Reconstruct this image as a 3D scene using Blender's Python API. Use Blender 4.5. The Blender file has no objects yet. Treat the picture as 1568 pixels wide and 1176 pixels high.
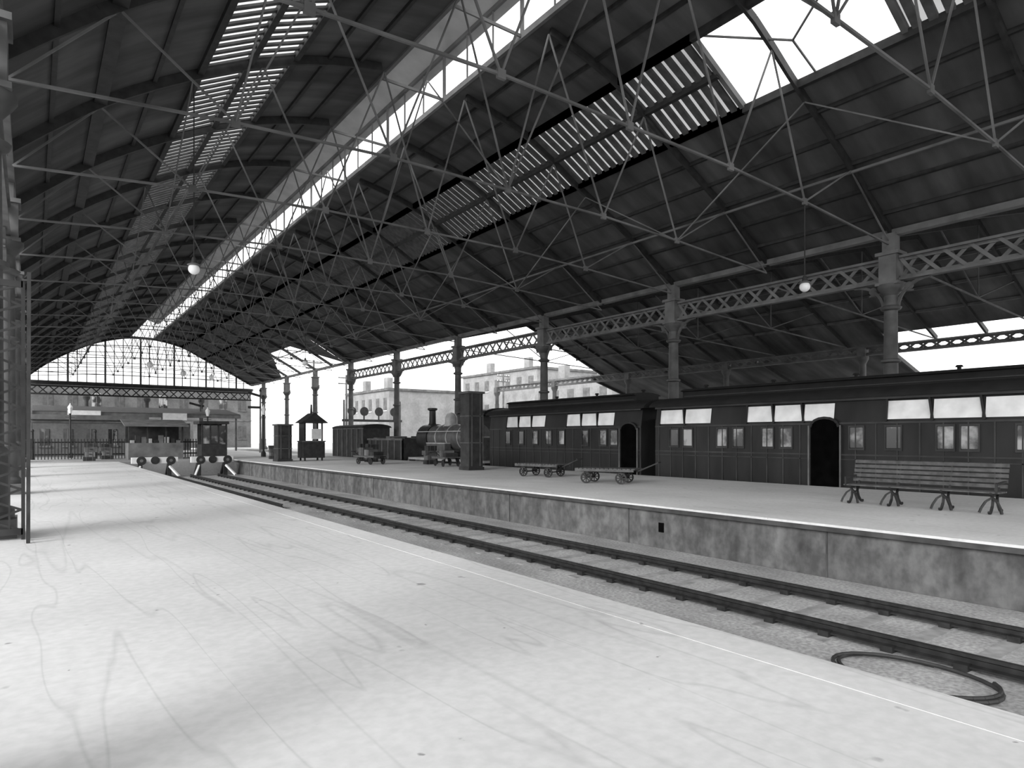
import bpy, math, random
from mathutils import Vector, Matrix
random.seed(4)
scene = bpy.context.scene
try:
    scene.view_settings.view_transform = 'Standard'
    scene.view_settings.look = 'None'
except Exception: pass

# ---------------------------------------------------------------- materials
def ramp_mat(name, lo, hi, scale=3.0, rough=0.85, stretch=(1,1,1), detail=8, metallic=0.0, bump=0.0,
             p0=0.3, p1=0.7, scale2=None, lo2=0.8, spec=0.3, stretch2=(1,1,1)):
    m = bpy.data.materials.new(name); m.use_nodes = True
    nt = m.node_tree; n = nt.nodes; L = nt.links
    b = n['Principled BSDF']
    mp = n.new('ShaderNodeMapping')
    geo = n.new('ShaderNodeNewGeometry')
    mp.inputs['Scale'].default_value = stretch
    L.new(geo.outputs['Position'], mp.inputs['Vector'])
    nz = n.new('ShaderNodeTexNoise'); nz.inputs['Scale'].default_value = scale
    nz.inputs['Detail'].default_value = detail
    L.new(mp.outputs[0], nz.inputs['Vector'])
    r = n.new('ShaderNodeValToRGB')
    r.color_ramp.elements[0].position = p0; r.color_ramp.elements[1].position = p1
    r.color_ramp.elements[0].color = (lo, lo, lo, 1); r.color_ramp.elements[1].color = (hi, hi, hi, 1)
    L.new(nz.outputs['Fac'], r.inputs[0])
    out = r.outputs[0]
    if scale2:
        mp2 = n.new('ShaderNodeMapping'); mp2.inputs['Scale'].default_value = stretch2
        L.new(geo.outputs['Position'], mp2.inputs['Vector'])
        nz2 = n.new('ShaderNodeTexNoise'); nz2.inputs['Scale'].default_value = scale2; nz2.inputs['Detail'].default_value = 5
        L.new(mp2.outputs[0], nz2.inputs['Vector'])
        r2 = n.new('ShaderNodeValToRGB')
        r2.color_ramp.elements[0].position = .35; r2.color_ramp.elements[1].position = .65
        r2.color_ramp.elements[0].color = (lo2, lo2, lo2, 1); r2.color_ramp.elements[1].color = (1, 1, 1, 1)
        L.new(nz2.outputs['Fac'], r2.inputs[0])
        mx = n.new('ShaderNodeMix'); mx.data_type = 'RGBA'; mx.blend_type = 'MULTIPLY'; mx.inputs[0].default_value = 1
        L.new(out, mx.inputs[6]); L.new(r2.outputs[0], mx.inputs[7]); out = mx.outputs[2]
    L.new(out, b.inputs['Base Color'])
    b.inputs['Roughness'].default_value = rough; b.inputs['Metallic'].default_value = metallic
    b.inputs['Specular IOR Level'].default_value = spec
    if bump:
        bp = n.new('ShaderNodeBump'); bp.inputs['Strength'].default_value = bump; bp.inputs['Distance'].default_value = .03
        L.new(nz.outputs['Fac'], bp.inputs['Height']); L.new(bp.outputs[0], b.inputs['Normal'])
    return m

def glass_mat(name, t, dif=0.3):
    m = bpy.data.materials.new(name); m.use_nodes = True
    nt = m.node_tree; n = nt.nodes; L = nt.links
    for x in list(n): n.remove(x)
    o = n.new('ShaderNodeOutputMaterial'); tr = n.new('ShaderNodeBsdfTransparent')
    d = n.new('ShaderNodeBsdfDiffuse'); mx = n.new('ShaderNodeMixShader')
    nz = n.new('ShaderNodeTexNoise'); nz.inputs['Scale'].default_value = .7
    geo = n.new('ShaderNodeNewGeometry'); L.new(geo.outputs['Position'], nz.inputs['Vector'])
    mr = n.new('ShaderNodeMapRange'); mr.inputs[3].default_value = 1 - t * 1.4; mr.inputs[4].default_value = 1 - t * .6
    L.new(nz.outputs['Fac'], mr.inputs[0]); L.new(mr.outputs[0], mx.inputs[0])
    d.inputs[0].default_value = (dif, dif, dif, 1)
    L.new(tr.outputs[0], mx.inputs[1]); L.new(d.outputs[0], mx.inputs[2]); L.new(mx.outputs[0], o.inputs[0])
    return m

def platform_mat(name, lo, hi):
    m = ramp_mat(name, lo, hi, scale=.3, rough=.95, detail=10, scale2=11, lo2=.9, spec=.1)
    nt = m.node_tree; n = nt.nodes; L = nt.links; b = n['Principled BSDF']
    src = b.inputs['Base Color'].links[0].from_socket
    geo = n.new('ShaderNodeNewGeometry')
    def lines(scale, stretch, rot, depth, w):
        mp = n.new('ShaderNodeMapping'); mp.inputs['Scale'].default_value = stretch; mp.inputs['Rotation'].default_value = (0, 0, rot)
        L.new(geo.outputs['Position'], mp.inputs['Vector'])
        nz = n.new('ShaderNodeTexNoise'); nz.inputs['Scale'].default_value = scale; nz.inputs['Detail'].default_value = 2
        L.new(mp.outputs[0], nz.inputs['Vector'])
        r = n.new('ShaderNodeValToRGB'); e = r.color_ramp.elements
        e[0].position = .5 - w; e[0].color = (1, 1, 1, 1); e[1].position = .5 + w; e[1].color = (1, 1, 1, 1)
        x = e.new(.5); x.color = (depth, depth, depth, 1)
        L.new(nz.outputs['Fac'], r.inputs[0]); return r.outputs[0]
    def spots(scale, a, c, v):
        vz = n.new('ShaderNodeTexNoise'); vz.inputs['Scale'].default_value = scale; vz.inputs['Detail'].default_value = 2
        L.new(geo.outputs['Position'], vz.inputs['Vector'])
        r3 = n.new('ShaderNodeValToRGB'); r3.color_ramp.elements[0].position = a; r3.color_ramp.elements[1].position = c
        r3.color_ramp.elements[0].color = (v, v, v, 1)
        L.new(vz.outputs['Fac'], r3.inputs[0]); return r3.outputs[0]
    cur = src
    for s in (lines(1.3, (1, .1, 1), .12, .86, .008), lines(.8, (1, .07, 1), -.1, .9, .008), spots(3.7, .23, .27, .5), spots(8, .21, .25, .45)):
        m1 = n.new('ShaderNodeMix'); m1.data_type = 'RGBA'; m1.blend_type = 'MULTIPLY'; m1.inputs[0].default_value = 1
        L.new(cur, m1.inputs[6]); L.new(s, m1.inputs[7]); cur = m1.outputs[2]
    L.new(cur, b.inputs['Base Color'])
    return m

M_PLAT = platform_mat('platform_asphalt', .42, .54)
M_PLAT2 = platform_mat('platform_paving', .5, .64)
M_CONC = platform_mat('concourse_floor', .2, .34)
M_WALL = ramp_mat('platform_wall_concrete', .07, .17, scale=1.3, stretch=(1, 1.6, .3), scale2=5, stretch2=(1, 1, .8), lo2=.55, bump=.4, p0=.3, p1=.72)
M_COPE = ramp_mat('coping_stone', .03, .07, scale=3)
M_BED = ramp_mat('track_ballast', .28, .46, scale=1.2, scale2=18, lo2=.6, bump=.5, stretch=(1, .5, 1))
M_GROUND = ramp_mat('ground_gravel', .3, .45, scale=.4, scale2=6, lo2=.8)
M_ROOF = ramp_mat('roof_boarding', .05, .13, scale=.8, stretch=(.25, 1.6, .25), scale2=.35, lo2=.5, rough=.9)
M_RIB = ramp_mat('iron_dark', .015, .035, scale=4, rough=.6)
M_TRUSS = ramp_mat('iron_painted_grey', .07, .17, scale=.8, rough=.8)
M_GIRD = ramp_mat('girder_paint', .08, .16, scale=1.5, rough=.7)
M_COL = ramp_mat('column_paint', .05, .1, scale=2, rough=.6)
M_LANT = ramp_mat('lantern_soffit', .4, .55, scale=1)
M_GDIM = glass_mat('sky_dimming_pane', .22, .06)  # added pane over the right louvres, cuts down the sky brightness
M_GDIM2 = glass_mat('sky_dimming_pane_left', .5, .06)  # same added sky-dimming pane for the left louvres, lets more through
M_GCLR = glass_mat('clear_glass', .66, .5)
M_LOUV = ramp_mat('louvre_slat', .05, .1, scale=3)
M_RAIL = ramp_mat('rail_steel', .012, .03, scale=8, rough=.5, metallic=.2)
M_SLEEP = ramp_mat('sleeper_timber', .17, .32, scale=5)
M_CARR = ramp_mat('carriage_varnish', .006, .02, scale=1.5, rough=.5, stretch=(1, 1, .3), spec=.3)
M_CARR2 = ramp_mat('carriage_trim', .02, .05, scale=1.5, rough=.55)
M_CROOF = ramp_mat('carriage_roof', .01, .018, scale=2, rough=.8)
M_PANE = ramp_mat('pale_reflection_pane', .7, .95, scale=2, rough=.3)  # pale colour stands in for bright reflections on the upper carriage panes
M_WIN = ramp_mat('window_glass_dark', .02, .35, scale=1.1, rough=.15, spec=.6, p0=.47, p1=.6)
M_BLACK = ramp_mat('loco_black', .008, .025, scale=3, rough=.45, spec=.4)
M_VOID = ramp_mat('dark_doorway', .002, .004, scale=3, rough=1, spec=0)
M_LOCO = ramp_mat('loco_paint', .05, .11, scale=3, rough=.4, spec=.5)
M_LTRIM = ramp_mat('loco_polished_trim', .3, .45, scale=3, rough=.4, spec=.5)
M_WOOD = ramp_mat('bench_timber', .05, .11, scale=6, rough=.6)
M_DKBOX = ramp_mat('dark_painted_timber', .015, .04, scale=3, rough=.6)
M_WHITE = ramp_mat('white_paint', .6, .75, scale=3)
M_GLOBE = ramp_mat('opal_globe', .85, .95, scale=3, rough=.2)
M_BLD = ramp_mat('building_render_hazed', .09, .16, scale=.6, scale2=5, lo2=.8)  # grey lightened so the colour carries the distance haze
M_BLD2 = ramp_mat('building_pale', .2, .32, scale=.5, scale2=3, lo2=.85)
M_MID = ramp_mat('mid_grey_timber', .08, .16, scale=1.5)

# ---------------------------------------------------------------- mesh builder
class MB:
    def __init__(s): s.v = []; s.f = []; s.mi = []; s.mats = []
    def m(s, mat):
        if mat not in s.mats: s.mats.append(mat)
        return s.mats.index(mat)
    def add(s, vs, fs, mat):
        o = len(s.v); k = s.m(mat)
        s.v += [tuple(v) for v in vs]
        for f in fs: s.f.append(tuple(i + o for i in f)); s.mi.append(k)
    def box(s, x0, x1, y0, y1, z0, z1, mat):
        vs = [(x, y, z) for z in (z0, z1) for y in (y0, y1) for x in (x0, x1)]
        s.add(vs, [(0, 2, 3, 1), (4, 5, 7, 6), (0, 1, 5, 4), (2, 6, 7, 3), (0, 4, 6, 2), (1, 3, 7, 5)], mat)
    def bar(s, p, q, w, d, mat):
        p = Vector(p); q = Vector(q); t = (q - p)
        if t.length < 1e-5: return
        t.normalize(); up = Vector((0, 0, 1)) if abs(t.z) < .95 else Vector((0, 1, 0))
        a = t.cross(up).normalized(); b = a.cross(t).normalized()
        vs = []
        for c in (p, q):
            for i, j in ((-1, -1), (1, -1), (1, 1), (-1, 1)): vs.append(c + a * i * w / 2 + b * j * d / 2)
        s.add(vs, [(0, 3, 2, 1), (4, 5, 6, 7), (0, 1, 5, 4), (1, 2, 6, 5), (2, 3, 7, 6), (3, 0, 4, 7)], mat)
    def cyl(s, p, q, r1, r2, n, mat):
        p = Vector(p); q = Vector(q); t = (q - p).normalized()
        up = Vector((0, 0, 1)) if abs(t.z) < .95 else Vector((0, 1, 0))
        a = t.cross(up).normalized(); b = t.cross(a).normalized()
        vs = []
        for c, r in ((p, r1), (q, r2)):
            for i in range(n):
                an = 2 * math.pi * i / n; vs.append(c + a * math.cos(an) * r + b * math.sin(an) * r)
        fs = [(i, (i + 1) % n, n + (i + 1) % n, n + i) for i in range(n)] + [tuple(range(n))[::-1], tuple(range(n, 2 * n))]
        s.add(vs, fs, mat)
    def lathe(s, c, prof, n, mat):
        vs = []; fs = []
        for r, z in prof:
            for i in range(n):
                an = 2 * math.pi * (i + .5) / n; vs.append((c[0] + r * math.cos(an), c[1] + r * math.sin(an), c[2] + z))
        for k in range(len(prof) - 1):
            for i in range(n):
                j = (i + 1) % n; fs.append((k * n + i, k * n + j, (k + 1) * n + j, (k + 1) * n + i))
        fs.append(tuple(range(n))[::-1]); fs.append(tuple(range((len(prof) - 1) * n, len(prof) * n)))
        s.add(vs, fs, mat)
    def sphere(s, c, r, mat, n=14, sz=1):
        s.lathe(c, [(max(.001, r * math.sin(math.pi * k / n)), -r * sz * math.cos(math.pi * k / n)) for k in range(n + 1)], n, mat)
    def prismY(s, poly, y0, y1, mat):
        n = len(poly); vs = [(x, y0, z) for x, z in poly] + [(x, y1, z) for x, z in poly]
        s.add(vs, [(i, (i + 1) % n, n + (i + 1) % n, n + i) for i in range(n)] + [tuple(range(n))[::-1], tuple(range(n, 2 * n))], mat)
    def prismX(s, poly, x0, x1, mat):
        n = len(poly); vs = [(x0, y, z) for y, z in poly] + [(x1, y, z) for y, z in poly]
        s.add(vs, [(i, (i + 1) % n, n + (i + 1) % n, n + i) for i in range(n)] + [tuple(range(n))[::-1], tuple(range(n, 2 * n))], mat)
    def tube(s, pts, r, mat, n=6):
        for i in range(len(pts) - 1): s.cyl(pts[i], pts[i + 1], r, r, n, mat)
    def build(s, name, origin=None):
        me = bpy.data.meshes.new(name)
        o = Vector(origin) if origin else Vector((0, 0, 0))
        me.from_pydata([tuple(Vector(v) - o) for v in s.v], [], s.f)
        for mt in s.mats: me.materials.append(mt)
        me.polygons.foreach_set('material_index', s.mi)
        me.polygons.foreach_set('use_smooth', [True] * len(s.f))
        me.update()
        try: me.set_sharp_from_angle(angle=math.radians(32))
        except Exception: me.polygons.foreach_set('use_smooth', [False] * len(s.f))
        ob = bpy.data.objects.new(name, me); ob.location = o
        scene.collection.objects.link(ob); return ob

def inst(ob, loc):
    o = bpy.data.objects.new(ob.name.split('.')[0], ob.data); o.location = loc
    scene.collection.objects.link(o); return o

Y0, Y1 = -8.0, 97.4
XL, XR = -.45, 25.2
# ---------------------------------------------------------------- ground, platforms
b = MB(); b.box(-150, 250, -60, 300, -1.6, -1.02, M_GROUND); b.build('ground')
b = MB(); b.box(4.53, 11.89, -12, 50, -1.02, -1.0, M_BED); b.box(20.92, 24.38, -12, 110, -1.02, -1.0, M_BED); b.build('floor_track_bed')
b = MB()
b.box(-14, 4.5, -12, 50, -1.0, 0, M_PLAT)
b.box(4.2, 4.58, -12, 50, -.12, .004, M_PLAT)
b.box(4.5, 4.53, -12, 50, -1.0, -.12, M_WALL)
b.build('railway_platform')
b = MB()
b.box(11.95, 20.9, -12, 110, -1.0, 0, M_PLAT2)
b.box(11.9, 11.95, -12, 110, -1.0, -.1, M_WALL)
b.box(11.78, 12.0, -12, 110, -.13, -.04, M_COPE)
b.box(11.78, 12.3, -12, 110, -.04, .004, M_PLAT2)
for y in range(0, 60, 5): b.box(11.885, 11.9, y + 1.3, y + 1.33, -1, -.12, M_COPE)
b.box(11.88, 11.9, 10.2, 10.35, -.62, -.4, M_VOID)
b.build('railway_platform')
b = MB(); b.box(24.4, 34, -12, 110, -1, 0, M_PLAT); b.build('railway_platform')
b = MB(); b.box(-40, 11.9, 50, 110, -1, 0, M_CONC); b.build('floor_concourse')

# ---------------------------------------------------------------- tracks
def track(xc, y0, y1, name, g=1.68):
    b = MB()
    y = y0 + .3
    while y < y1 - .3:
        j = random.uniform(-.04, .04)
        b.box(xc - 1.2 + j, xc + 1.2 + j, y, y + .22, -1.0, -.985, M_SLEEP)
        for sx in (-g / 2, g / 2):
            b.box(xc + sx - .13, xc + sx + .13, y + .04, y + .18, -.985, -.91, M_RAIL)
        y += .78
    for sx in (-g / 2, g / 2):
        x = xc + sx
        prof = [(x - .075, -.955), (x + .075, -.955), (x + .075, -.93), (x + .012, -.915), (x + .012, -.86), (x + .037, -.845), (x + .037, -.81), (x - .037, -.81), (x - .037, -.845), (x - .012, -.86), (x - .012, -.915), (x - .075, -.93)]
        b.prismY(prof, y0, y1, M_RAIL)
    b.build(name)
track(9.25, -10, 47.2, 'railway_track')
track(22.45, -10, 100, 'railway_track')
track(6.45, 24, 47.2, 'railway_track')

# ---------------------------------------------------------------- roof profile
LP = [(-.7, 8.95), (1.5, 10.9), (4.0, 12.5), (6.8, 13.85), (10.2, 14.7)]
RP = [(12.9, 14.7), (16.3, 13.95), (19.0, 12.55), (22.3, 10.9), (25.5, 9.1)]
ALL = LP + RP
def catmull(P, x):
    for i in range(len(P) - 1):
        if P[i][0] <= x <= P[i + 1][0] + 1e-6:
            p0 = P[max(0, i - 1)]; p1 = P[i]; p2 = P[i + 1]; p3 = P[min(len(P) - 1, i + 2)]
            t = (x - p1[0]) / (p2[0] - p1[0]); h = p2[0] - p1[0]
            m1 = (p2[1] - p0[1]) / (p2[0] - p0[0]) * h; m2 = (p3[1] - p1[1]) / (p3[0] - p1[0]) * h
            return (2*t**3-3*t**2+1)*p1[1] + (t**3-2*t**2+t)*m1 + (-2*t**3+3*t**2)*p2[1] + (t**3-t**2)*m2
    return P[0][1] if x < P[0][0] else P[-1][1]
def rz(x): return catmull(ALL, x)
def strip(b, xa, xb, ya, yb, mat, n=6, th=.08):
    xs = [xa + (xb - xa) * i / n for i in range(n + 1)]
    for i in range(n):
        a, c = xs[i], xs[i + 1]
        za, zc = rz(a), rz(c)
        vs = [(a, ya, za), (c, ya, zc), (c, yb, zc), (a, yb, za), (a, ya, za + th), (c, ya, zc + th), (c, yb, zc + th), (a, yb, za + th)]
        if th < .05: b.add(vs[:4], [(0, 3, 2, 1)], mat)
        else: b.add(vs, [(0, 3, 2, 1), (4, 5, 6, 7), (0, 1, 5, 4), (1, 2, 6, 5), (2, 3, 7, 6), (3, 0, 4, 7)], mat)
b = MB()
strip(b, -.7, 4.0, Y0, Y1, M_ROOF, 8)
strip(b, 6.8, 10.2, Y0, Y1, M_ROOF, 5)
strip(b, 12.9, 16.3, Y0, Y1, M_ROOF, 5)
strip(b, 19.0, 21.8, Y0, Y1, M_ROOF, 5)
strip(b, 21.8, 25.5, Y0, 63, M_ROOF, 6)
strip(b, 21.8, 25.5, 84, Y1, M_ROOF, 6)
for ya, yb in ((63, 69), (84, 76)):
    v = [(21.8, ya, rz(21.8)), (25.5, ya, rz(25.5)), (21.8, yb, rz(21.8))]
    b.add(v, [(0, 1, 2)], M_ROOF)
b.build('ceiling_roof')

# louvre strips, with panes added over them to dim the sky
OPEN = (7.9, 12.9)
b = MB()
for xa, xb in ((4.0, 6.8), (16.3, 19.0)):
    y = Y0
    while y < Y1:
        if not (xa > 10 and OPEN[0] < y < OPEN[1]):
            for i in range(2):
                p = xa + (xb - xa) * i / 2; q = xa + (xb - xa) * (i + 1) / 2
                b.bar((p, y, rz(p) - .05), (q, y, rz(q) - .05), .15 if xa < 10 else .22, .06 if xa < 10 else .1, M_LOUV)
        y += .4
    for x in (xa, (xa + xb) / 2, xb):
        b.bar((x, Y0, rz(x) - .1), (x, OPEN[0] if xa > 10 and x == (xa + xb) / 2 else Y1, rz(x) - .1), .16, .24, M_RIB)
        if xa > 10: b.bar((x, OPEN[1], rz(x) - .1), (x, Y1, rz(x) - .1), .16, .24, M_RIB)
b.build('roof_louvres')
b = MB()
strip(b, 4.0, 6.8, Y0, Y1, M_GDIM2, 3, .02)
strip(b, 16.3, 19.0, Y0, OPEN[0], M_GDIM, 3, .02)
strip(b, 16.3, 19.0, OPEN[1], Y1, M_GDIM, 3, .02)
b.build('louvre_dimming_panes')
b = MB()
for y in OPEN: b.bar((16.3, y, rz(16.3)), (19, y, rz(19)), .15, .2, M_TRUSS)
ym = sum(OPEN) / 2
b.bar((16.3, OPEN[0], rz(16.3)), (17.7, ym, rz(17.7) - .2), .05, .05, M_TRUSS)
b.bar((17.7, ym, rz(17.7) - .2), (16.3, OPEN[1], rz(16.3)), .05, .05, M_TRUSS)
b.bar((17.7, ym, rz(17.7) - .2), (19, ym, rz(19)), .05, .05, M_TRUSS)
b.build('skylight_frame')

# ridge lantern
b = MB()
zb, zt = 14.7, 16.5
for x in (10.2, 12.9):
    b.box(x - .06, x + .06, Y0, Y1 - .3, zb - .1, zb + .1, M_TRUSS)
    b.box(x - .05, x + .05, Y0, Y1 - .3, zt - .1, zt + .05, M_TRUSS)
    y = Y0; k = 0
    while y <= Y1 - .3:
        w = .16 if k % 3 == 0 else .03
        b.box(x - .03, x + .03, y - w / 2, y + w / 2, zb, zt, M_TRUSS)
        y += 1.667; k += 1
for xa, za, xb2, zb2 in ((9.7, zt, 11.55, zt + .7), (11.55, zt + .7, 13.4, zt)):
    vs = [(xa, Y0, za), (xb2, Y0, zb2), (xb2, Y1 - .3, zb2), (xa, Y1 - .3, za)]
    vs += [(x, y, z + .06) for x, y, z in vs]
    b.add(vs, [(0, 3, 2, 1), (4, 5, 6, 7), (0, 1, 5, 4), (1, 2, 6, 5), (2, 3, 7, 6), (3, 0, 4, 7)], M_LANT)
b.add([(9.8, Y1 - .3, zb), (13.3, Y1 - .3, zb), (13.3, Y1 - .3, zt), (11.55, Y1 - .3, zt + .7), (9.8, Y1 - .3, zt)], [(0, 1, 2, 3, 4)], M_GCLR)
y = Y0
while y < Y1 - 6:
    b.bar((10.2, y, zb), (12.9, y, zb), .06, .1, M_TRUSS)
    b.bar((10.2, y, zb), (11.55, y + 2.5, zt + .6), .05, .05, M_TRUSS)
    b.bar((11.55, y + 2.5, zt + .6), (10.2, y + 5, zb), .05, .05, M_TRUSS)
    y += 5
b.build('ridge_lantern')

# trusses
b = MB()
BN = [(-.4, 8.55), (3.8, 8.9), (7.8, 9.1), (11.6, 9.1), (15.6, 9.1), (19.4, 8.95), (25.2, 8.6)]
TN = [1.5, 5.8, 9.9, 13.2, 17.6, 22.3]
xs = [-.6 + 26 * i / 30 for i in range(31)]
for i in range(30):
    if 10.2 < (xs[i] + xs[i + 1]) / 2 < 12.9: continue
    b.bar((xs[i], 0, rz(xs[i]) - .16), (xs[i + 1], 0, rz(xs[i + 1]) - .16), .1, .26, M_RIB)
for i in range(6):
    b.bar((BN[i][0], 0, BN[i][1]), (BN[i + 1][0], 0, BN[i + 1][1]), .06, .055, M_TRUSS)
    t = (TN[i], 0, rz(TN[i]) - .28)
    b.bar((BN[i][0], 0, BN[i][1]), t, .045, .045, M_TRUSS)
    b.bar(t, (BN[i + 1][0], 0, BN[i + 1][1]), .045, .045, M_TRUSS)
for x, z in BN[1:6]:
    b.box(x - .1, x + .1, -.04, .04, z - .1, z + .1, M_TRUSS)
tr = b.build('roof_truss')
tr.location = (0, -4, 0)
TY = [-4 + 5 * i for i in range(1, 20)]
for y in TY: inst(tr, (0, y, 0))
b = MB()
for x in (.4, 1.5, 2.8, 7.9, 9, 14, 15.2, 20.1, 21.2, 22.3, 23.4, 24.5):
    yy = 63 if x > 21.8 else Y1
    w = .3 if x == 1.5 else .1
    b.bar((x, Y0, rz(x) - .07), (x, yy, rz(x) - .07), w, w + .02, M_RIB)
b.bar((22.3, Y0, rz(22.3) - .34), (22.3, 95, rz(22.3) - .34), .08, .08, M_TRUSS)
for y in range(-4, 92, 10):
    for x, z in (BN[1], BN[3], BN[5]):
        zt2 = 14.6 if abs(x - 11.6) < .5 else rz(x) - .3
        b.bar((x, y, z), (x, y + 5, zt2), .04, .04, M_TRUSS)
        b.bar((x, y + 5, zt2), (x, y + 10, z), .04, .04, M_TRUSS)
b.bar((25.3, Y0, 9.05), (25.3, Y1, 9.05), .3, .22, M_GIRD)
b.bar((-.55, Y0, 8.9), (-.55, Y1, 8.9), .3, .22, M_GIRD)
b.build('roof_purlins')

# ---------------------------------------------------------------- lattice girders
def girder(x, y0, y1, z0, z1, mat, name, axis='Y', pitch=None):
    b = MB(); h = z1 - z0; pitch = pitch or h
    def P(t, z, o=0): return (x + o, t, z) if axis == 'Y' else (t, x + o, z)
    b.bar(P(y0, z0), P(y1, z0), .26, .09, mat); b.bar(P(y0, z1), P(y1, z1), .26, .09, mat)
    b.bar(P(y0, z0 + .08), P(y1, z0 + .08), .03, .14, mat); b.bar(P(y0, z1 - .08), P(y1, z1 - .08), .03, .14, mat)
    t = y0
    while t < y1 - .01:
        u = min(t + pitch, y1)
        b.bar(P(t, z0, -.04), P(u, z1, -.04), .03, .12, mat); b.bar(P(t, z1, .04), P(u, z0, .04), .03, .12, mat)
        t += pitch
    b.build(name)
CY = [11 + 10 * i for i in range(-2, 6)]
for i in range(len(CY) - 1): girder(XR, CY[i] + .32, CY[i + 1] - .32, 7.3, 8.1, M_GIRD, 'lattice_girder')
LY = (-6.6, 3.4, 13.4, 23.4, 33.4, 43.4, 53.4, 63.4, 73.4, 83.4, 93.4)
for i in range(len(LY) - 1): girder(-.62, LY[i] + .32, LY[i + 1] - .32, 7.3, 8.1, M_GIRD, 'lattice_girder')
girder(42, -9, 60, 6.75, 7.25, M_GIRD, 'lattice_girder', pitch=.7)

def column(x, y, zb, name='iron_column', r=.26):
    b = MB()
    b.box(x - .42, x + .42, y - .42, y + .42, zb, zb + .3, M_COL)
    b.lathe((x, y, 0), [(.4, zb + .3), (.4, zb + .42), (.32, zb + .5), (.32, zb + 1.3), (.36, zb + 1.36), (r, zb + 1.46), (r * .93, 4.3), (r + .07, 4.34), (r + .07, 4.42), (r * .92, 4.46), (r * .86, 6.2), (r + .06, 6.25), (r + .1, 6.33), (r * .9, 6.4), (r * .9, 6.75), (r + .12, 6.95), (r + .18, 7.05), (r + .18, 7.15)], 16, M_COL)
    b.box(x - .3, x + .3, y - .3, y + .3, 7.15, 8.2, M_GIRD)
    b.box(x - .36, x + .36, y - .4, y + .4, 8.2, 8.32, M_GIRD)
    b.box(x - .36, x + .36, y - .4, y + .4, 7.12, 7.22, M_GIRD)
    b.box(x - .2, x + .2, y - .22, y + .22, 8.3, 9.0, M_GIRD)
    for s in (-1, 1):
        pts = []
        for k in range(9):
            a = math.pi / 2 * k / 8
            pts.append((x, y + s * (.25 + 1.05 * (1 - math.cos(a))), 6.3 + .95 * math.sin(a)))
        for k in range(8): b.bar(pts[k], pts[k + 1], .08, .1, M_COL)
        b.bar((x, y + s * .3, 6.9), (x, y + s * .75, 6.85), .05, .05, M_COL)
        b.cyl((x - .03, y + s * .62, 7.02), (x + .03, y + s * .62, 7.02), .14, .14, 12, M_COL)
    return b.build(name, (x, y, zb))
c0 = column(XR, 1, 0)
for y in CY[2:]: inst(c0, (XR, y, 0))
for y in (71, 81, 91): inst(c0, (XR, y, 0))
for y in LY: inst(c0, (-.62, y, 0))
b = MB()
b.lathe((42, 0, 0), [(.4, -1), (.4, 0), (.22, .2), (.2, 6.2), (.35, 6.5), (.35, 6.65)], 12, M_COL)
b.box(41.75, 42.25, -.25, .25, 6.6, 7.2, M_GIRD)
ac = b.build('aisle_column')
ac.location = (0, 0, 0)
for y in (10, 20, 30, 40, 50, 60): inst(ac, (0, y, 0))

# ---------------------------------------------------------------- side aisle roof
b = MB()
def slab(b, pts, th, mat):
    vs = [tuple(p) for p in pts] + [(p[0], p[1], p[2] + th) for p in pts]
    b.add(vs, [(0, 3, 2, 1), (4, 5, 6, 7), (0, 1, 5, 4), (1, 2, 6, 5), (2, 3, 7, 6), (3, 0, 4, 7)], mat)
AE = 7.35
slab(b, [(25.6, -9, 9.2), (33.5, -9, 11.2), (33.5, 44, 11.2), (25.6, 44, 9.2)], .1, M_ROOF)
slab(b, [(33.5, -9, 11.2), (41.4, -9, 7.85), (41.4, 18.5, 7.85), (33.5, 18.5, 11.2)], .1, M_ROOF)
slab(b, [(33.5, 18.5, 11.2), (42.6, 18.5, AE), (42.6, 44, AE), (33.5, 44, 11.2)], .1, M_ROOF)
y = -9
while y <= 44:
    b.bar((33.5, y, 11.05), (42.4, y, AE + .05), .12, .25, M_RIB)
    b.bar((25.6, y, 9.1), (33.5, y, 11.05), .12, .25, M_RIB)
    if int(y + 9) % 5 == 0:
        b.bar((25.4, y, 8.1), (42, y, 7.35), .06, .06, M_GIRD)
        b.bar((33.5, y, 11), (33.5, y, 7.75), .05, .05, M_GIRD)
        b.bar((33.5, y, 7.75), (38, y, 9.1), .05, .05, M_GIRD); b.bar((33.5, y, 7.75), (29.5, y, 10), .05, .05, M_GIRD)
    y += 2.5
for x in (35.5, 37.5, 39.5):
    b.bar((x, -9, 11.2 - (x - 33.5) * .424 - .08), (x, 44, 11.2 - (x - 33.5) * .424 - .08), .1, .14, M_MID)
b.build('ceiling_aisle_roof')
b = MB()
slab(b, [(43, 19, 7.3), (56, 19, 3.4), (56, 46, 3.4), (43, 46, 7.3)], .1, M_ROOF)
for y in (19, 28, 37, 45.7):
    b.box(55.6, 55.9, y, y + .3, -1, 3.4, M_COL); b.bar((43, y, 7.2), (56, y, 3.3), .15, .25, M_RIB)
b.build('ceiling_shed_roof')

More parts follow.
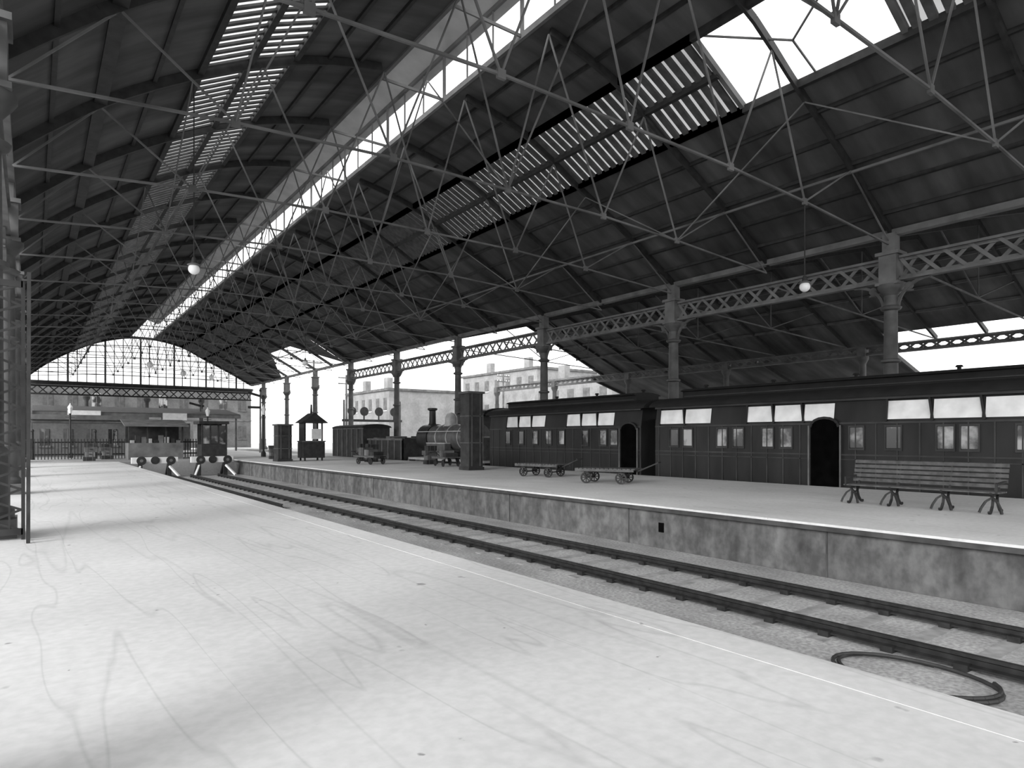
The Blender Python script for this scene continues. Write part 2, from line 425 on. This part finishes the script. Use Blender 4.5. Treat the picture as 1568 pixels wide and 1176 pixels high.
# ---------------------------------------------------------------- end screen (window_1)
b = MB()
YE = Y1 + .1
n = 26
for i in range(n):
    xa = -.4 + 25.6 * i / n; xb = -.4 + 25.6 * (i + 1) / n
    za = min(rz(xa), 14.7) - .15; zb_ = min(rz(xb), 14.7) - .15
    b.add([(xa, YE, 8.45), (xb, YE, 8.45), (xb, YE, max(8.5, zb_)), (xa, YE, max(8.5, za))], [(0, 1, 2, 3)], M_GCLR)
    b.bar((xa, YE - .05, 8.4), (xa, YE - .05, max(8.5, za)), .09 if i % 4 else .22, .1, M_MID)
    b.bar((xa, YE, za + .05), (xb, YE, zb_ + .05), .3, .3, M_RIB)
for z in (9.6, 10.8, 12.0, 13.2):
    xsx = [x / 10 for x in range(-4, 253) if rz(x / 10) > z + .15]
    b.bar((min(xsx), YE - .05, z), (max(xsx), YE - .05, z), .06, .07, M_MID)
b.box(-.6, 25.4, YE - .15, YE + .15, 8.1, 8.5, M_RIB)
b.build('window_1')
girder(YE + .4, -.6, 25.4, 6.9, 8.0, M_RIB, 'lattice_girder', axis='X', pitch=1.1)
b = MB()
for x in (5.5, 12.2, 18.8):
    b.lathe((x, YE + .4, 0), [(.4, 0), (.4, .3), (.24, .5), (.22, 6.2), (.4, 6.5), (.4, 6.8)], 12, M_COL)
b.build('end_screen_columns')

# ---------------------------------------------------------------- hanging lamps
def lamp(x, y, zt, zg, r=.16, name='hanging_lamp'):
    b = MB()
    b.cyl((x, y, zt), (x, y, zg + .25), .018, .018, 6, M_RIB)
    b.cyl((x, y, zg + .12), (x, y, zg + .34), .1, .05, 10, M_RIB)
    b.lathe((x, y, zg + .12), [(.17, -.02), (.19, 0), (.1, .05)], 14, M_MID)
    b.sphere((x, y, zg), r, M_GLOBE)
    b.build(name)
lamp(19.4, 11, 8.95, 6.3)
lamp(3.83, 21, 12.1, 6.55)
lamp(7.8, 61, 9.1, 7.6, .25); lamp(12, 71, 9.1, 7.9, .28); lamp(15.6, 76, 9.1, 8.1, .28); lamp(15.6, 46, 9.1, 6.9, .2)

# ---------------------------------------------------------------- carriages
def carriage(y0, y1, groups, wins, doors, name='railway_carriage'):
    b = MB(); X = 21.05; W = 2.8; xc = X + W / 2
    body = [(X + .03, -.25), (X, .3), (X, 2.1), (X + .12, 2.88), (X + W - .12, 2.88), (X + W, 2.1), (X + W, .3), (X + W - .03, -.25)]
    b.prismY(body, y0, y1, M_CARR)
    rf = []
    for k in range(13):
        a = math.pi * k / 12
        rf.append((xc - (W / 2 + .12) * math.cos(a), 2.86 + .42 * math.sin(a)))
    b.prismY(rf, y0 - .25, y1 + .25, M_CROOF)
    cl = [(xc - .75, 3.1), (xc - .75, 3.48), (xc - .9, 3.5)] + [(xc - .9 * math.cos(math.pi * k / 8), 3.5 + .14 * math.sin(math.pi * k / 8)) for k in range(9)] + [(xc + .75, 3.48), (xc + .75, 3.1)]
    b.prismY(cl, y0 + .9, y1 - .9, M_CROOF)
    b.box(xc - .77, xc - .75, y0 + 1, y1 - 1, 3.28, 3.31, M_CARR2)
    y = y0 + 1.5
    while y < y1 - 1:
        b.cyl((xc + .4, y, 3.55), (xc + .4, y, 3.78), .06, .06, 8, M_CROOF)
        b.cyl((xc + .4, y, 3.76), (xc + .4, y, 3.82), .12, .08, 8, M_CROOF); y += 3.1
    b.box(X - .03, X, y0, y1, 2.78, 2.86, M_CARR2)
    b.box(X - .025, X, y0, y1, 2.03, 2.09, M_CARR2)
    b.box(X - .025, X, y0, y1, 1.02, 1.07, M_CARR2); b.box(X - .02, X, y0, y1, .88, .91, M_CARR2)
    b.box(X - .03, X + .05, y0, y1, -.12, -.04, M_CARR2)
    y = y0
    while y < y1:
        b.box(X - .02, X, y, y + .04, .0, 2.05, M_CARR2); y += .62
    for ya, yb in groups:
        k = max(1, round((yb - ya) / 1.1)); w = (yb - ya) / k
        for i in range(k):
            a, c = ya + i * w + .04, ya + (i + 1) * w - .04
            vs = [(X - .01, a, 2.16), (X - .01, c, 2.16), (X + .07, c, 2.72), (X + .07, a, 2.72)]
            b.add(vs, [(0, 1, 2, 3)], M_PANE)
            b.bar((X - .04, c, 2.1), (X + .04, c + .12 if i < k - 1 else c, 2.8), .05, .06, M_CARR)
    for y in wins:
        b.box(X - .015, X + .02, y, y + .42, 1.28, 1.92, M_WIN)
        for yy in (y - .04, y + .42): b.box(X - .04, X, yy, yy + .04, 1.2, 1.98, M_CARR2)
        b.box(X - .04, X, y, y + .42, 1.2, 1.26, M_CARR2); b.box(X - .04, X, y, y + .42, 1.93, 1.98, M_CARR2)
    for y in doors:
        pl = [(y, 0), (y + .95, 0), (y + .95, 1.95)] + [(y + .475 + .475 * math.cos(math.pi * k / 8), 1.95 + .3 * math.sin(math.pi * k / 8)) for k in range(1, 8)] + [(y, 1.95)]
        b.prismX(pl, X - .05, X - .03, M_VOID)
        for k in range(3, len(pl)):
            b.bar((X - .07, pl[k - 1][0], pl[k - 1][1]), (X - .07, pl[k][0], pl[k][1]), .05, .08, M_CARR)
        for yy in (y - .06, y + 1.0):
            b.cyl((X - .1, yy, .0), (X - .1, yy, 2.0), .028, .028, 8, M_MID)
    for yc in (y0 + 2.2, y1 - 2.2):
        b.box(X + .35, X + W - .35, yc - 1.5, yc + 1.5, -.5, -.28, M_BLACK)
        for s in (-1, 1):
            for x in (xc - .84, xc + .84):
                b.cyl((x - .06, yc + s * .95, -.36), (x + .06, yc + s * .95, -.36), .45, .45, 18, M_BLACK)
    for yy in (y0, y1):
        s = -1 if yy == y0 else 1
        b.box(xc - .5, xc + .5, min(yy, yy + s * .3), max(yy, yy + s * .3), -.1, 2.4, M_BLACK)
    b.build(name, (xc, (y0 + y1) / 2, -.8))
carriage(-9, 18.5, [(-3.5, 0), (1.2, 4.2), (5.5, 9.35), (10.9, 14.2), (15.7, 18.3)], [5.6, 6.9, 7.5, 8.9, 10.0, 12.4, 13.1, 14.3, 15.0, 16.6, 17.3, 3.5, 2.1, 0], [10.75])
carriage(19.3, 30.8, [(20.9, 24.2), (25.8, 29.2)], [20.7, 21.4, 22.6, 24.3, 25.3, 26.4, 27.6, 28.8], [19.5])

# ---------------------------------------------------------------- steam locomotive
b = MB(); xc = 22.45
b.box(xc - 1.3, xc + 1.3, 31.6, 41, .1, .24, M_LTRIM)
b.box(xc - 1.2, xc + 1.2, 31.6, 41, -.3, .1, M_BLACK)
b.cyl((xc, 34, 1.6), (xc, 39.4, 1.6), .88, .84, 28, M_LOCO)
b.cyl((xc, 39.2, 1.6), (xc, 40.6, 1.6), .92, .92, 28, M_BLACK)
b.cyl((xc, 40.6, 1.6), (xc, 40.72, 1.6), .74, .6, 20, M_LOCO)
for y in (35.2, 36.6, 38): b.cyl((xc, y, 1.6), (xc, y + .07, 1.6), .9, .9, 28, M_LTRIM)
b.bar((xc - .95, 34.2, 2.0), (xc - .95, 40.5, 2.0), .05, .05, M_LTRIM)
b.lathe((xc, 39.9, 2.4), [(.36, 0), (.24, .2), (.22, 1.05), (.34, 1.12), (.34, 1.24), (.24, 1.26)], 16, M_BLACK)
b.lathe((xc, 37.4, 2.35), [(.5, 0), (.42, .2), (.4, .6), (.26, .85), (.02, .93)], 16, M_LTRIM)
b.lathe((xc, 35, 2.35), [(.24, 0), (.2, .3), (.2, .5), (.02, .6)], 12, M_MID)
b.box(xc - 1.25, xc + 1.25, 31.7, 34.2, .24, 1.6, M_LOCO)
b.box(xc - 1.27, xc + 1.27, 31.7, 34.2, 1.6, 1.66, M_LTRIM)
b.box(xc - 1.25, xc + 1.25, 34.1, 34.2, 1.6, 3.0, M_BLACK)
for x in (-1.25, 1.19):
    for y in (31.7, 32.9, 34.1): b.box(xc + x, xc + x + .06, y, y + .12, 1.6, 3.0, M_LOCO)
b.prismY([(xc - 1.4, 2.95)] + [(xc - 1.4 * math.cos(math.pi * k / 10), 3.0 + .35 * math.sin(math.pi * k / 10)) for k in range(11)] + [(xc + 1.4, 2.95)], 31.4, 34.4, M_BLACK)
for sx in (-1.2, .74):
    b.box(xc + sx, xc + sx + .46, 36.2, 38.6, .24, 1.2, M_LOCO)
    b.box(xc + sx - .02, xc + sx + .48, 36.2, 38.6, 1.2, 1.26, M_LTRIM)
for y in (33.6, 35.3, 37):
    for x in (-.84, .84):
        b.cyl((xc + x - .07, y, -.1), (xc + x + .07, y, -.1), .7, .7, 24, M_BLACK)
        b.cyl((xc + x - .09, y, -.1), (xc + x + .09, y, -.1), .16, .16, 12, M_LTRIM)
    for x in (-1.3, 1.23):
        pl = [(y + .6 * math.cos(math.pi * k / 8), .24 + .42 * math.sin(math.pi * k / 8)) for k in range(9)]
        b.prismX(pl, xc + x, xc + x + .07, M_MID)
for x in (-1.02, 1.02): b.bar((xc + x, 33.6, -.25), (xc + x, 39, -.25), .06, .12, M_LTRIM); b.cyl((xc + x, 38.6, -.15), (xc + x, 40, -.15), .34, .34, 14, M_LOCO)
b.box(xc - 1.25, xc + 1.25, 41, 41.15, -.35, .24, M_MID)
for x in (-.85, .85): b.cyl((xc + x, 41.1, -.05), (xc + x, 41.5, -.05), .1, .1, 10, M_LOCO); b.cyl((xc + x, 41.5, -.05), (xc + x, 41.56, -.05), .22, .22, 14, M_LOCO)
b.cyl((xc, 40.9, .24), (xc, 40.9, .65), .12, .12, 10, M_WHITE)
b.build('steam_locomotive', (xc, 36, -.8))

def wagon(y0, y1, top, name='goods_wagon', covered=True):
    b = MB()
    b.box(xc - 1.2, xc + 1.2, y0, y1, -.2, .05, M_BLACK)
    if covered:
        b.box(xc - 1.15, xc + 1.15, y0 + .05, y1 - .05, .05, top, M_DKBOX)
        b.prismY([(xc - 1.3, top)] + [(xc - 1.3 * math.cos(math.pi * k / 8), top + .3 * math.sin(math.pi * k / 8)) for k in range(9)], y0 - .05, y1 + .05, M_CROOF)
    else:
        b.box(xc - 1.15, xc - 1.08, y0, y1, .05, top, M_DKBOX); b.box(xc + 1.08, xc + 1.15, y0, y1, .05, top, M_DKBOX)
        b.box(xc - 1.15, xc + 1.15, y0, y0 + .08, .05, top, M_DKBOX); b.box(xc - 1.15, xc + 1.15, y1 - .08, y1, .05, top, M_DKBOX)
        for k in range(14):   # load under tarpaulin: lumpy crates
            yy = y0 + .3 + (k % 7) * (y1 - y0 - .8) / 7; xx = xc - .9 + (k // 7) * .95
            b.box(xx, xx + .85, yy, yy + .7, .06, top - .1 + .3 * ((k * 5) % 4) / 3, (M_MID, M_DKBOX, M_LOCO)[k % 3])
    y = y0 + .1
    while y < y1: b.box(xc - 1.22, xc - 1.15, y, y + .1, .0, top, M_MID); y += 1.05
    b.box(xc - 1.2, xc - 1.14, y0, y1, top - .1, top + .03, M_MID)
    for y in (y0 + 1.2, y1 - 1.2):
        for x in (-.84, .84): b.cyl((xc + x - .06, y, -.35), (xc + x + .06, y, -.35), .46, .46, 18, M_BLACK)
    b.build(name, (xc, (y0 + y1) / 2, -.8))
wagon(42.2, 48.2, 1.5, covered=False); wagon(49, 55.5, 2.4)

# ---------------------------------------------------------------- bench
b = MB(); bx = 16.3; ya, yb = 4.9, 8.1
for i, dx in enumerate((-.2, -.08, .04, .16)): b.box(bx + dx - .05, bx + dx + .05, ya, yb, .43, .46, M_WOOD)
for i in range(5):
    z = .56 + i * .11
    b.bar((bx + .24 + i * .03, ya, z), (bx + .24 + i * .03, yb, z), .03, .075, M_WOOD)
for y in (ya + .15, (ya * 2 + yb) / 3, (ya + 2 * yb) / 3, yb - .15):
    def arc(pts):
        for k in range(len(pts) - 1): b.bar(pts[k], pts[k + 1], .045, .04, M_RIB)
    arc([(bx - .34, y, .05), (bx - .3, y, .02), (bx - .24, y, .04), (bx - .15, y, .16), (bx - .12, y, .3), (bx - .2, y, .4), (bx - .26, y, .43)])
    arc([(bx + .4, y, .05), (bx + .36, y, .02), (bx + .28, y, .05), (bx + .18, y, .16), (bx + .12, y, .3), (bx + .2, y, .42), (bx + .27, y, .6), (bx + .4, y, 1.05)])
    arc([(bx - .26, y + .2, .02), (bx - .24, y + .17, .12), (bx - .2, y + .1, .26), (bx - .16, y, .34)])
    arc([(bx - .26, y - .2, .02), (bx - .24, y - .17, .12), (bx - .2, y - .1, .26), (bx - .16, y, .34)])
    b.bar((bx - .24, y, .415), (bx + .22, y, .415), .05, .04, M_RIB)
    b.bar((bx - .12, y, .28), (bx + .12, y, .28), .04, .03, M_RIB)
for y in (ya + .05, yb - .05):
    b.bar((bx - .25, y, .62), (bx + .28, y, .66), .05, .04, M_RIB); b.bar((bx - .24, y, .43), (bx - .25, y, .63), .04, .04, M_RIB)
b.build('platform_bench', (bx, 6.5, 0)).location.z = .004

# ---------------------------------------------------------------- luggage trolleys
def trolley(x, y, rot, L=2.1, load=0):
    b = MB(); W = 1.0
    b.box(-L / 2, L / 2, -W / 2, -W / 2 + .07, .42, .5, M_WOOD); b.box(-L / 2, L / 2, W / 2 - .07, W / 2, .42, .5, M_WOOD)
    k = -L / 2
    while k < L / 2 - .05: b.box(k, k + .13, -W / 2, W / 2, .5, .53, M_WOOD); k += .155
    for sx, r in ((-L / 2 + .4, .2), (L / 2 - .45, .2)):
        b.cyl((sx, -W / 2 + .02, r), (sx, W / 2 - .02, r), .025, .025, 8, M_RIB)
        for sy in (-1, 1):
            yy = sy * (W / 2 - .06)
            pts = [(sx + r * .9 * math.cos(2 * math.pi * i / 18), yy, r + r * .88 * math.sin(2 * math.pi * i / 18)) for i in range(19)]
            for i in range(18): b.bar(pts[i], pts[i + 1], .05, .045, M_RIB)
            for i in range(4):
                a = math.pi * i / 4; b.bar((sx + .17 * math.cos(a), yy, r + .17 * math.sin(a)), (sx - .17 * math.cos(a), yy, r - .17 * math.sin(a)), .03, .03, M_RIB)
            b.bar((sx - .1, yy * .8, .44), (sx, yy * .8, r), .04, .06, M_RIB); b.bar((sx + .1, yy * .8, .44), (sx, yy * .8, r), .04, .06, M_RIB)
    b.bar((L / 2, -.12, .42), (L / 2 + .75, 0, .75), .04, .04, M_RIB); b.bar((L / 2, .12, .42), (L / 2 + .75, 0, .75), .04, .04, M_RIB)
    b.bar((L / 2 + .75, -.2, .75), (L / 2 + .75, .2, .75), .04, .04, M_RIB)
    for i in range(load):
        a = -L / 2 + .2 + i * .55
        b.box(a, a + .45, -.35, .35, .53, .75 + .12 * (i % 3), (M_DKBOX, M_MID, M_WOOD)[i % 3])
        b.box(a + .1, a + .14, -.36, .36, .53, .76 + .12 * (i % 3), M_RIB)
    o = b.build('luggage_trolley'); o.location = (x, y, .004); o.rotation_euler = (0, 0, rot)
trolley(16.3, 16.5, math.radians(-62)); trolley(16.9, 20.9, math.radians(-75)); trolley(16.3, 36.5, math.radians(100), load=3); trolley(18.6, 31.5, math.radians(80), load=2)

# ---------------------------------------------------------------- platform cabinets / boards
def cabinet(x, y, w, d, h, name, z0=0.004):
    b = MB()
    b.box(x - w / 2 - .05, x + w / 2 + .05, y - d / 2 - .05, y + d / 2 + .05, z0, z0 + .15, M_DKBOX)
    b.box(x - w / 2, x + w / 2, y - d / 2, y + d / 2, z0 + .15, z0 + h, M_DKBOX)
    b.box(x - w / 2 - .08, x + w / 2 + .08, y - d / 2 - .08, y + d / 2 + .08, z0 + h, z0 + h + .1, M_COL)
    for z in (z0 + h * .35, z0 + h * .7):
        b.box(x - w / 2 - .02, x + w / 2 + .02, y - d / 2 - .02, y + d / 2 + .02, z, z + .05, M_COL)
    for f in (.2, .8): b.box(x - w / 2 + w * f - .03, x - w / 2 + w * f + .03, y - d / 2 - .02, y - d / 2, z0 + .2, z0 + h, M_COL)
    b.build(name, (x, y, z0))
cabinet(17.5, 27.2, .8, .8, 3.75, 'train_indicator_cabinet')
cabinet(13.6, 44.6, .9, 1.0, 2.4, 'platform_kiosk')
b = MB()
for x in (15.0, 16.2):
    for y in (44.4, 45.3): b.box(x, x + .1, y, y + .1, 0.004, 2.6, M_DKBOX)
b.box(14.9, 16.4, 44.3, 45.5, .2, 1.3, M_DKBOX); b.box(14.85, 16.45, 44.25, 45.5, 1.3, 1.38, M_MID)
b.box(14.95, 15.02, 44.35, 45.4, 1.38, 2.6, M_DKBOX); b.box(15.5, 16.2, 44.36, 44.4, 1.5, 2.2, M_WHITE)
b.prismY([(14.7, 2.6), (16.6, 2.6), (15.65, 3.3)], 44.1, 45.6, M_DKBOX)
b.cyl((15.65, 44.9, 3.2), (15.65, 44.9, 3.9), .09, .06, 8, M_DKBOX)
b.build('newspaper_kiosk')
b = MB(); yb0 = 52
b.box(10.0, 11.75, 52, 53.8, 0, 1.1, M_DKBOX)
for x in (10.0, 10.55, 11.1, 11.65): b.box(x, x + .1, 52, 52.1, 1.1, 2.6, M_DKBOX)
b.box(10.02, 11.73, 53.6, 53.7, 1.1, 2.6, M_DKBOX); b.box(10.1, 11.65, 52.04, 52.06, 1.15, 2.5, M_WIN)
b.box(9.8, 11.85, 51.8, 54, 2.6, 2.8, M_DKBOX)
b.build('ticket_booth')
b = MB()
b.box(5.6, 9.2, 54.5, 56.5, 0, 1.2, M_MID)
for x in (5.6, 6.8, 8.0, 9.1): b.box(x, x + .1, 54.5, 54.6, 1.2, 2.6, M_DKBOX)
b.box(5.6, 9.2, 56.4, 56.5, 1.2, 2.6, M_DKBOX)
slab(b, [(5.3, 53.9, 2.4), (9.5, 53.9, 2.4), (9.5, 56.7, 2.9), (5.3, 56.7, 2.9)], .08, M_MID)
for i in range(9): b.box(5.7 + i * .38, 6.0 + i * .38, 54.7, 55.1, 1.2, 1.4 + .12 * ((i * 7) % 4), (M_WHITE, M_DKBOX, M_MID)[i % 3])
b.build('parcels_stall')
def luggage(x, y):
    b = MB(); z = 0.004
    for i in range(4):
        w = random.uniform(.5, .8); d = .45; h = random.uniform(.22, .34); o = random.uniform(-.08, .08)
        b.box(x - w / 2 + o, x + w / 2 + o, y - d / 2, y + d / 2, z, z + h, (M_DKBOX, M_MID, M_WOOD)[i % 3])
        for f in (-.25, .25): b.box(x + o + w * f - .02, x + o + w * f + .02, y - d / 2 - .01, y + d / 2 + .01, z, z + h, M_COL)
        b.box(x + o - .08, x + o + .08, y - d / 2 - .04, y - d / 2, z + h * .5, z + h * .65, M_RIB)
        z += h + .002
    b.build('luggage_stack')
for p in ((3.2, 53), (4.4, 56.5), (14.6, 50), (17.9, 40), (18.4, 42.3), (19.2, 34.5)): luggage(*p)

# ---------------------------------------------------------------- buffer stops
def buffer(xc):
    b = MB(); y = 48.4
    b.box(xc - 1.35, xc + 1.35, y, y + .3, -.1, .3, M_WHITE)
    for x in (-.85, .85):
        b.cyl((xc + x, y, .1), (xc + x, y - .5, .1), .12, .12, 12, M_BLACK)
        b.cyl((xc + x, y - .5, .1), (xc + x, y - .58, .1), .28, .28, 20, M_BLACK)
        b.cyl((xc + x, y - .58, .1), (xc + x, y - .6, .1), .1, .1, 12, M_MID)
        b.box(xc + x - .12, xc + x + .12, y + .02, y + .28, -1, -.1, M_BLACK)
        b.bar((xc + x, y + .2, .1), (xc + x, y + 1.4, -.95), .14, .2, M_BLACK)
        b.bar((xc + x, y, -.3), (xc + x * 1.5, y - .9, -.95), .12, .12, M_WHITE)
    b.cyl((xc, y, .1), (xc, y - .06, .1), .26, .26, 20, M_BLACK)
    b.build('buffer_stop', (xc, y, -1))
buffer(6.5); buffer(10.0)

# ---------------------------------------------------------------- buildings
def building(x0, x1, y0, y1, h, mat, name, nw, nf, face='S', z0=-1.0):
    b = MB(); b.box(x0, x1, y0, y1, z0, h, mat)
    b.box(x0 - .3, x1 + .3, y0 - .3, y1 + .3, h, h + .4, M_MID)
    for f in range(nf):
        H = h - max(z0, 0)
        za = H * (f + .3) / nf; zb_ = H * (f + .75) / nf
        if face == 'S': b.box(x0 - .05, x1 + .05, y0 - .08, y0, H * (f + .92) / nf, H * (f + .96) / nf, M_MID)
        for i in range(nw):
            if face == 'S':
                w = (x1 - x0) / nw; a = x0 + w * (i + .3); c = x0 + w * (i + .7)
                b.box(a, c, y0 - .05, y0, za, zb_, M_COL if (i * 5 + f) % 3 else M_WIN)
                b.box(a - .1, c + .1, y0 - .12, y0, za - .15, za, M_MID)
                b.box((a + c) / 2 - .04, (a + c) / 2 + .04, y0 - .07, y0, za, zb_, M_MID)
            else:
                w = (y1 - y0) / nw; a = y0 + w * (i + .3); c = y0 + w * (i + .7)
                b.box(x0 - .05, x0, a, c, za, zb_, M_MID)
                b.box(x0 - .12, x0, a - .1, c + .1, za - .15, za, M_WHITE)
    if face == 'W':
        for i in range(2):
            yy = y0 + (y1 - y0) * (i + .3) / 2; b.box(x0 + 1, x0 + 2, yy, yy + 1.4, h, h + 2.4, mat)
    b.build(name)
building(-14, 29, 112, 122, 9.2, M_BLD, 'office_building', 15, 2)
building(0, 8, 66, 70, 3.1, M_BLD, 'waiting_room_building', 5, 1, z0=0)
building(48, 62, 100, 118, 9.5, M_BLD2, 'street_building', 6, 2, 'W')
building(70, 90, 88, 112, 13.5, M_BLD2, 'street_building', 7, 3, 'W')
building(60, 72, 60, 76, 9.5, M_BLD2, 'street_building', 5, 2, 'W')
b = MB()
for x in range(0, 12, 4):
    b.cyl((x, 84, 0), (x, 84, 3.9), .13, .11, 10, M_COL)
    b.bar((x, 84, 3.1), (x + .8, 84, 3.9), .08, .08, M_COL); b.bar((x, 84, 3.1), (x - .8, 84, 3.9), .08, .08, M_COL)
for x in range(12, 24, 4):
    b.cyl((x, 84, 0.004), (x, 84, 3.9), .13, .11, 10, M_COL)
b.box(0, 20.5, 83.8, 84.2, 3.9, 4.3, M_MID)
slab(b, [(0, 84, 4.3), (20.5, 84, 4.3), (20.5, 92, 5.2), (0, 92, 5.2)], .1, M_COL)
b.box(3, 6, 83.6, 83.7, 3.5, 4.5, M_WHITE); b.box(12, 14.5, 83.6, 83.7, 3.6, 4.4, M_WHITE)
for i in range(11): b.box(.5 + i * 1.8, 1.9 + i * 1.8, 91.8, 91.9, .01 + .9 * (i % 2), 3.4, (M_MID, M_WHITE, M_DKBOX, M_MID)[i % 4])
b.build('concourse_verandah')
b = MB()
x = -.1
while x < 11.5:
    b.box(x, x + .06, 58, 58.05, 0, 1.5, M_RIB); x += .2
b.box(-.1, 11.6, 58.05, 58.1, .3, .4, M_RIB); b.box(-.1, 11.6, 58.05, 58.1, 1.2, 1.3, M_RIB)
for x in (0, 3.8, 7.7, 11.5): b.cyl((x, 58.08, 0), (x, 58.08, 2.0), .1, .08, 8, M_RIB); b.sphere((x, 58.08, 2.08), .12, M_RIB, 8)
b.build('iron_fence')
for x, y in ((2.4, 62), (12.6, 63), (15.5, 56)):
    b = MB()
    b.lathe((x, y, 0.004), [(.2, 0), (.2, .3), (.09, .5), (.06, 3.4), (.1, 3.45), (.05, 3.5)], 10, M_RIB)
    b.bar((x - .3, y, 3.2), (x + .3, y, 3.2), .04, .04, M_RIB)
    b.lathe((x, y, 3.5), [(.1, 0), (.2, .45), (.22, .47), (.06, .7), (.02, .8)], 6, M_GLOBE)
    b.build('lamp_post')
# semaphore signals seen beyond the end of the platforms
def semaphore(x, y, h, arms):
    b = MB(); b.cyl((x, y, 0.004), (x, y, h), .13, .08, 8, M_MID)
    b.lathe((x, y, h), [(.12, 0), (.14, .1), (.02, .4)], 8, M_RIB)
    for i in range(arms):
        z = h - .5 - i * 1.2
        b.bar((x, y - .12, z), (x - 1.3, y - .12, z + (.0 if i else .35)), .04, .26, M_RIB)
        b.cyl((x + .25, y - .12, z), (x + .25, y - .18, z), .14, .14, 10, M_RIB)
    b.bar((x + .2, y, .3), (x + .2, y, h - .5), .03, .03, M_RIB)
    b.build('semaphore_signal')
semaphore(19.6, 72, 6.5, 2); semaphore(16.8, 88, 6.0, 1)
b = MB()
for x in (26.5, 33): b.cyl((x, 66, 0.004), (x, 66, 5.6), .12, .1, 10, M_COL)
b.box(26.3, 33.2, 65.9, 66.1, 3.3, 3.55, M_RIB)
for x in (27.3, 28.7, 30.4, 32.2):
    b.box(x - .06, x + .06, 65.85, 65.95, 3.5, 4.6, M_RIB)
    b.cyl((x, 65.85, 4.4), (x, 65.78, 4.4), .48, .48, 20, M_RIB)
b.build('signal_gantry')
for x, y, h in ((27.5, 78, 11), (30, 74, 9), (50, 70, 10)):
    b = MB(); z0 = 0.004 if x < 34 else -1.02
    b.cyl((x, y, z0), (x, y, h), .16, .11, 8, M_MID)
    for z in (h - .4, h - 1.1):
        b.box(x - 1, x + 1, y - .06, y + .06, z, z + .12, M_MID)
        for k in (-.9, -.5, .5, .9): b.cyl((x + k, y, z + .12), (x + k, y, z + .3), .05, .03, 6, M_WHITE)
    b.build('telegraph_pole')

# ---------------------------------------------------------------- ladder & lattice screen, hose, step
b = MB()
for y in (12.3, 12.65): b.bar((-.05, y, 0.004), (-.04, y, 4.1), .05, .05, M_RIB)
z = .25
while z < 4.0: b.cyl((-.045, 12.3, z), (-.045, 12.65, z), .018, .018, 6, M_RIB); z += .3
b.build('iron_ladder', (-.07, 12.5, 0))
b = MB(); ys = 12.78
b.box(-.95, -.12, ys, ys + .05, 3.95, 4.05, M_RIB); b.box(-.95, -.12, ys, ys + .05, .08, .18, M_RIB)
for x in (-.95, -.14): b.box(x, x + .05, ys, ys + .05, 0.005, 4.05, M_RIB)
for i in range(12):
    z = .15 + i * .32
    b.bar((-.92, ys + .02, z), (-.14, ys + .02, z + .32), .03, .035, M_RIB); b.bar((-.92, ys + .03, z + .32), (-.14, ys + .03, z), .03, .035, M_RIB)
for x in (-.7, -.5, -.3): b.box(x, x + .025, ys + .01, ys + .04, .1, 4.0, M_RIB)
b.box(-.92, -.45, ys - .06, ys, 1.9, 2.9, M_DKBOX)
b.build('iron_lattice_screen')
b = MB(); pts = []
for i in range(60):
    a = i / 59 * 4 * math.pi * .93; r = .62 + .04 * math.sin(a * 1.7) + .02 * i / 59
    pts.append((7.6 + r * .88 * math.cos(a), 3.1 + r * 1.2 * math.sin(a), -.96 + .03 * (i / 59)))
b.tube(pts, .022, M_RIB, 6); b.build('hose_coil')
b = MB()
b.box(5.0, 5.8, 17.3, 17.8, -1, -.72, M_WHITE); b.box(4.95, 5.85, 17.25, 17.85, -.72, -.68, M_WHITE)
b.build('stone_step')

# ---------------------------------------------------------------- world and light
w = bpy.data.worlds.new('World'); scene.world = w; w.use_nodes = True
bg = w.node_tree.nodes['Background']; bg.inputs[0].default_value = (1, 1, 1, 1); bg.inputs[1].default_value = 2.3
sd = bpy.data.lights.new('sun', 'SUN'); sd.energy = 4.2; sd.angle = math.radians(30)
so = bpy.data.objects.new('sun', sd); scene.collection.objects.link(so)
E = math.radians(23); d = Vector((.92 * math.cos(E), .38 * math.cos(E), -math.sin(E)))
so.rotation_euler = d.to_track_quat('-Z', 'Y').to_euler(); so.location = (-30, -10, 20)

# ---------------------------------------------------------------- camera
cd = bpy.data.cameras.new('camera'); cam = bpy.data.objects.new('camera', cd); scene.collection.objects.link(cam)
cam.location = (0, 0, 1.6); cam.rotation_euler = (math.radians(90), 0, -math.radians(36.3))
cd.sensor_width = 36; cd.lens = 36 * 1000 / 1568; cd.shift_y = 82 / 1568
cd.clip_start = .05; cd.clip_end = 1000
scene.camera = cam
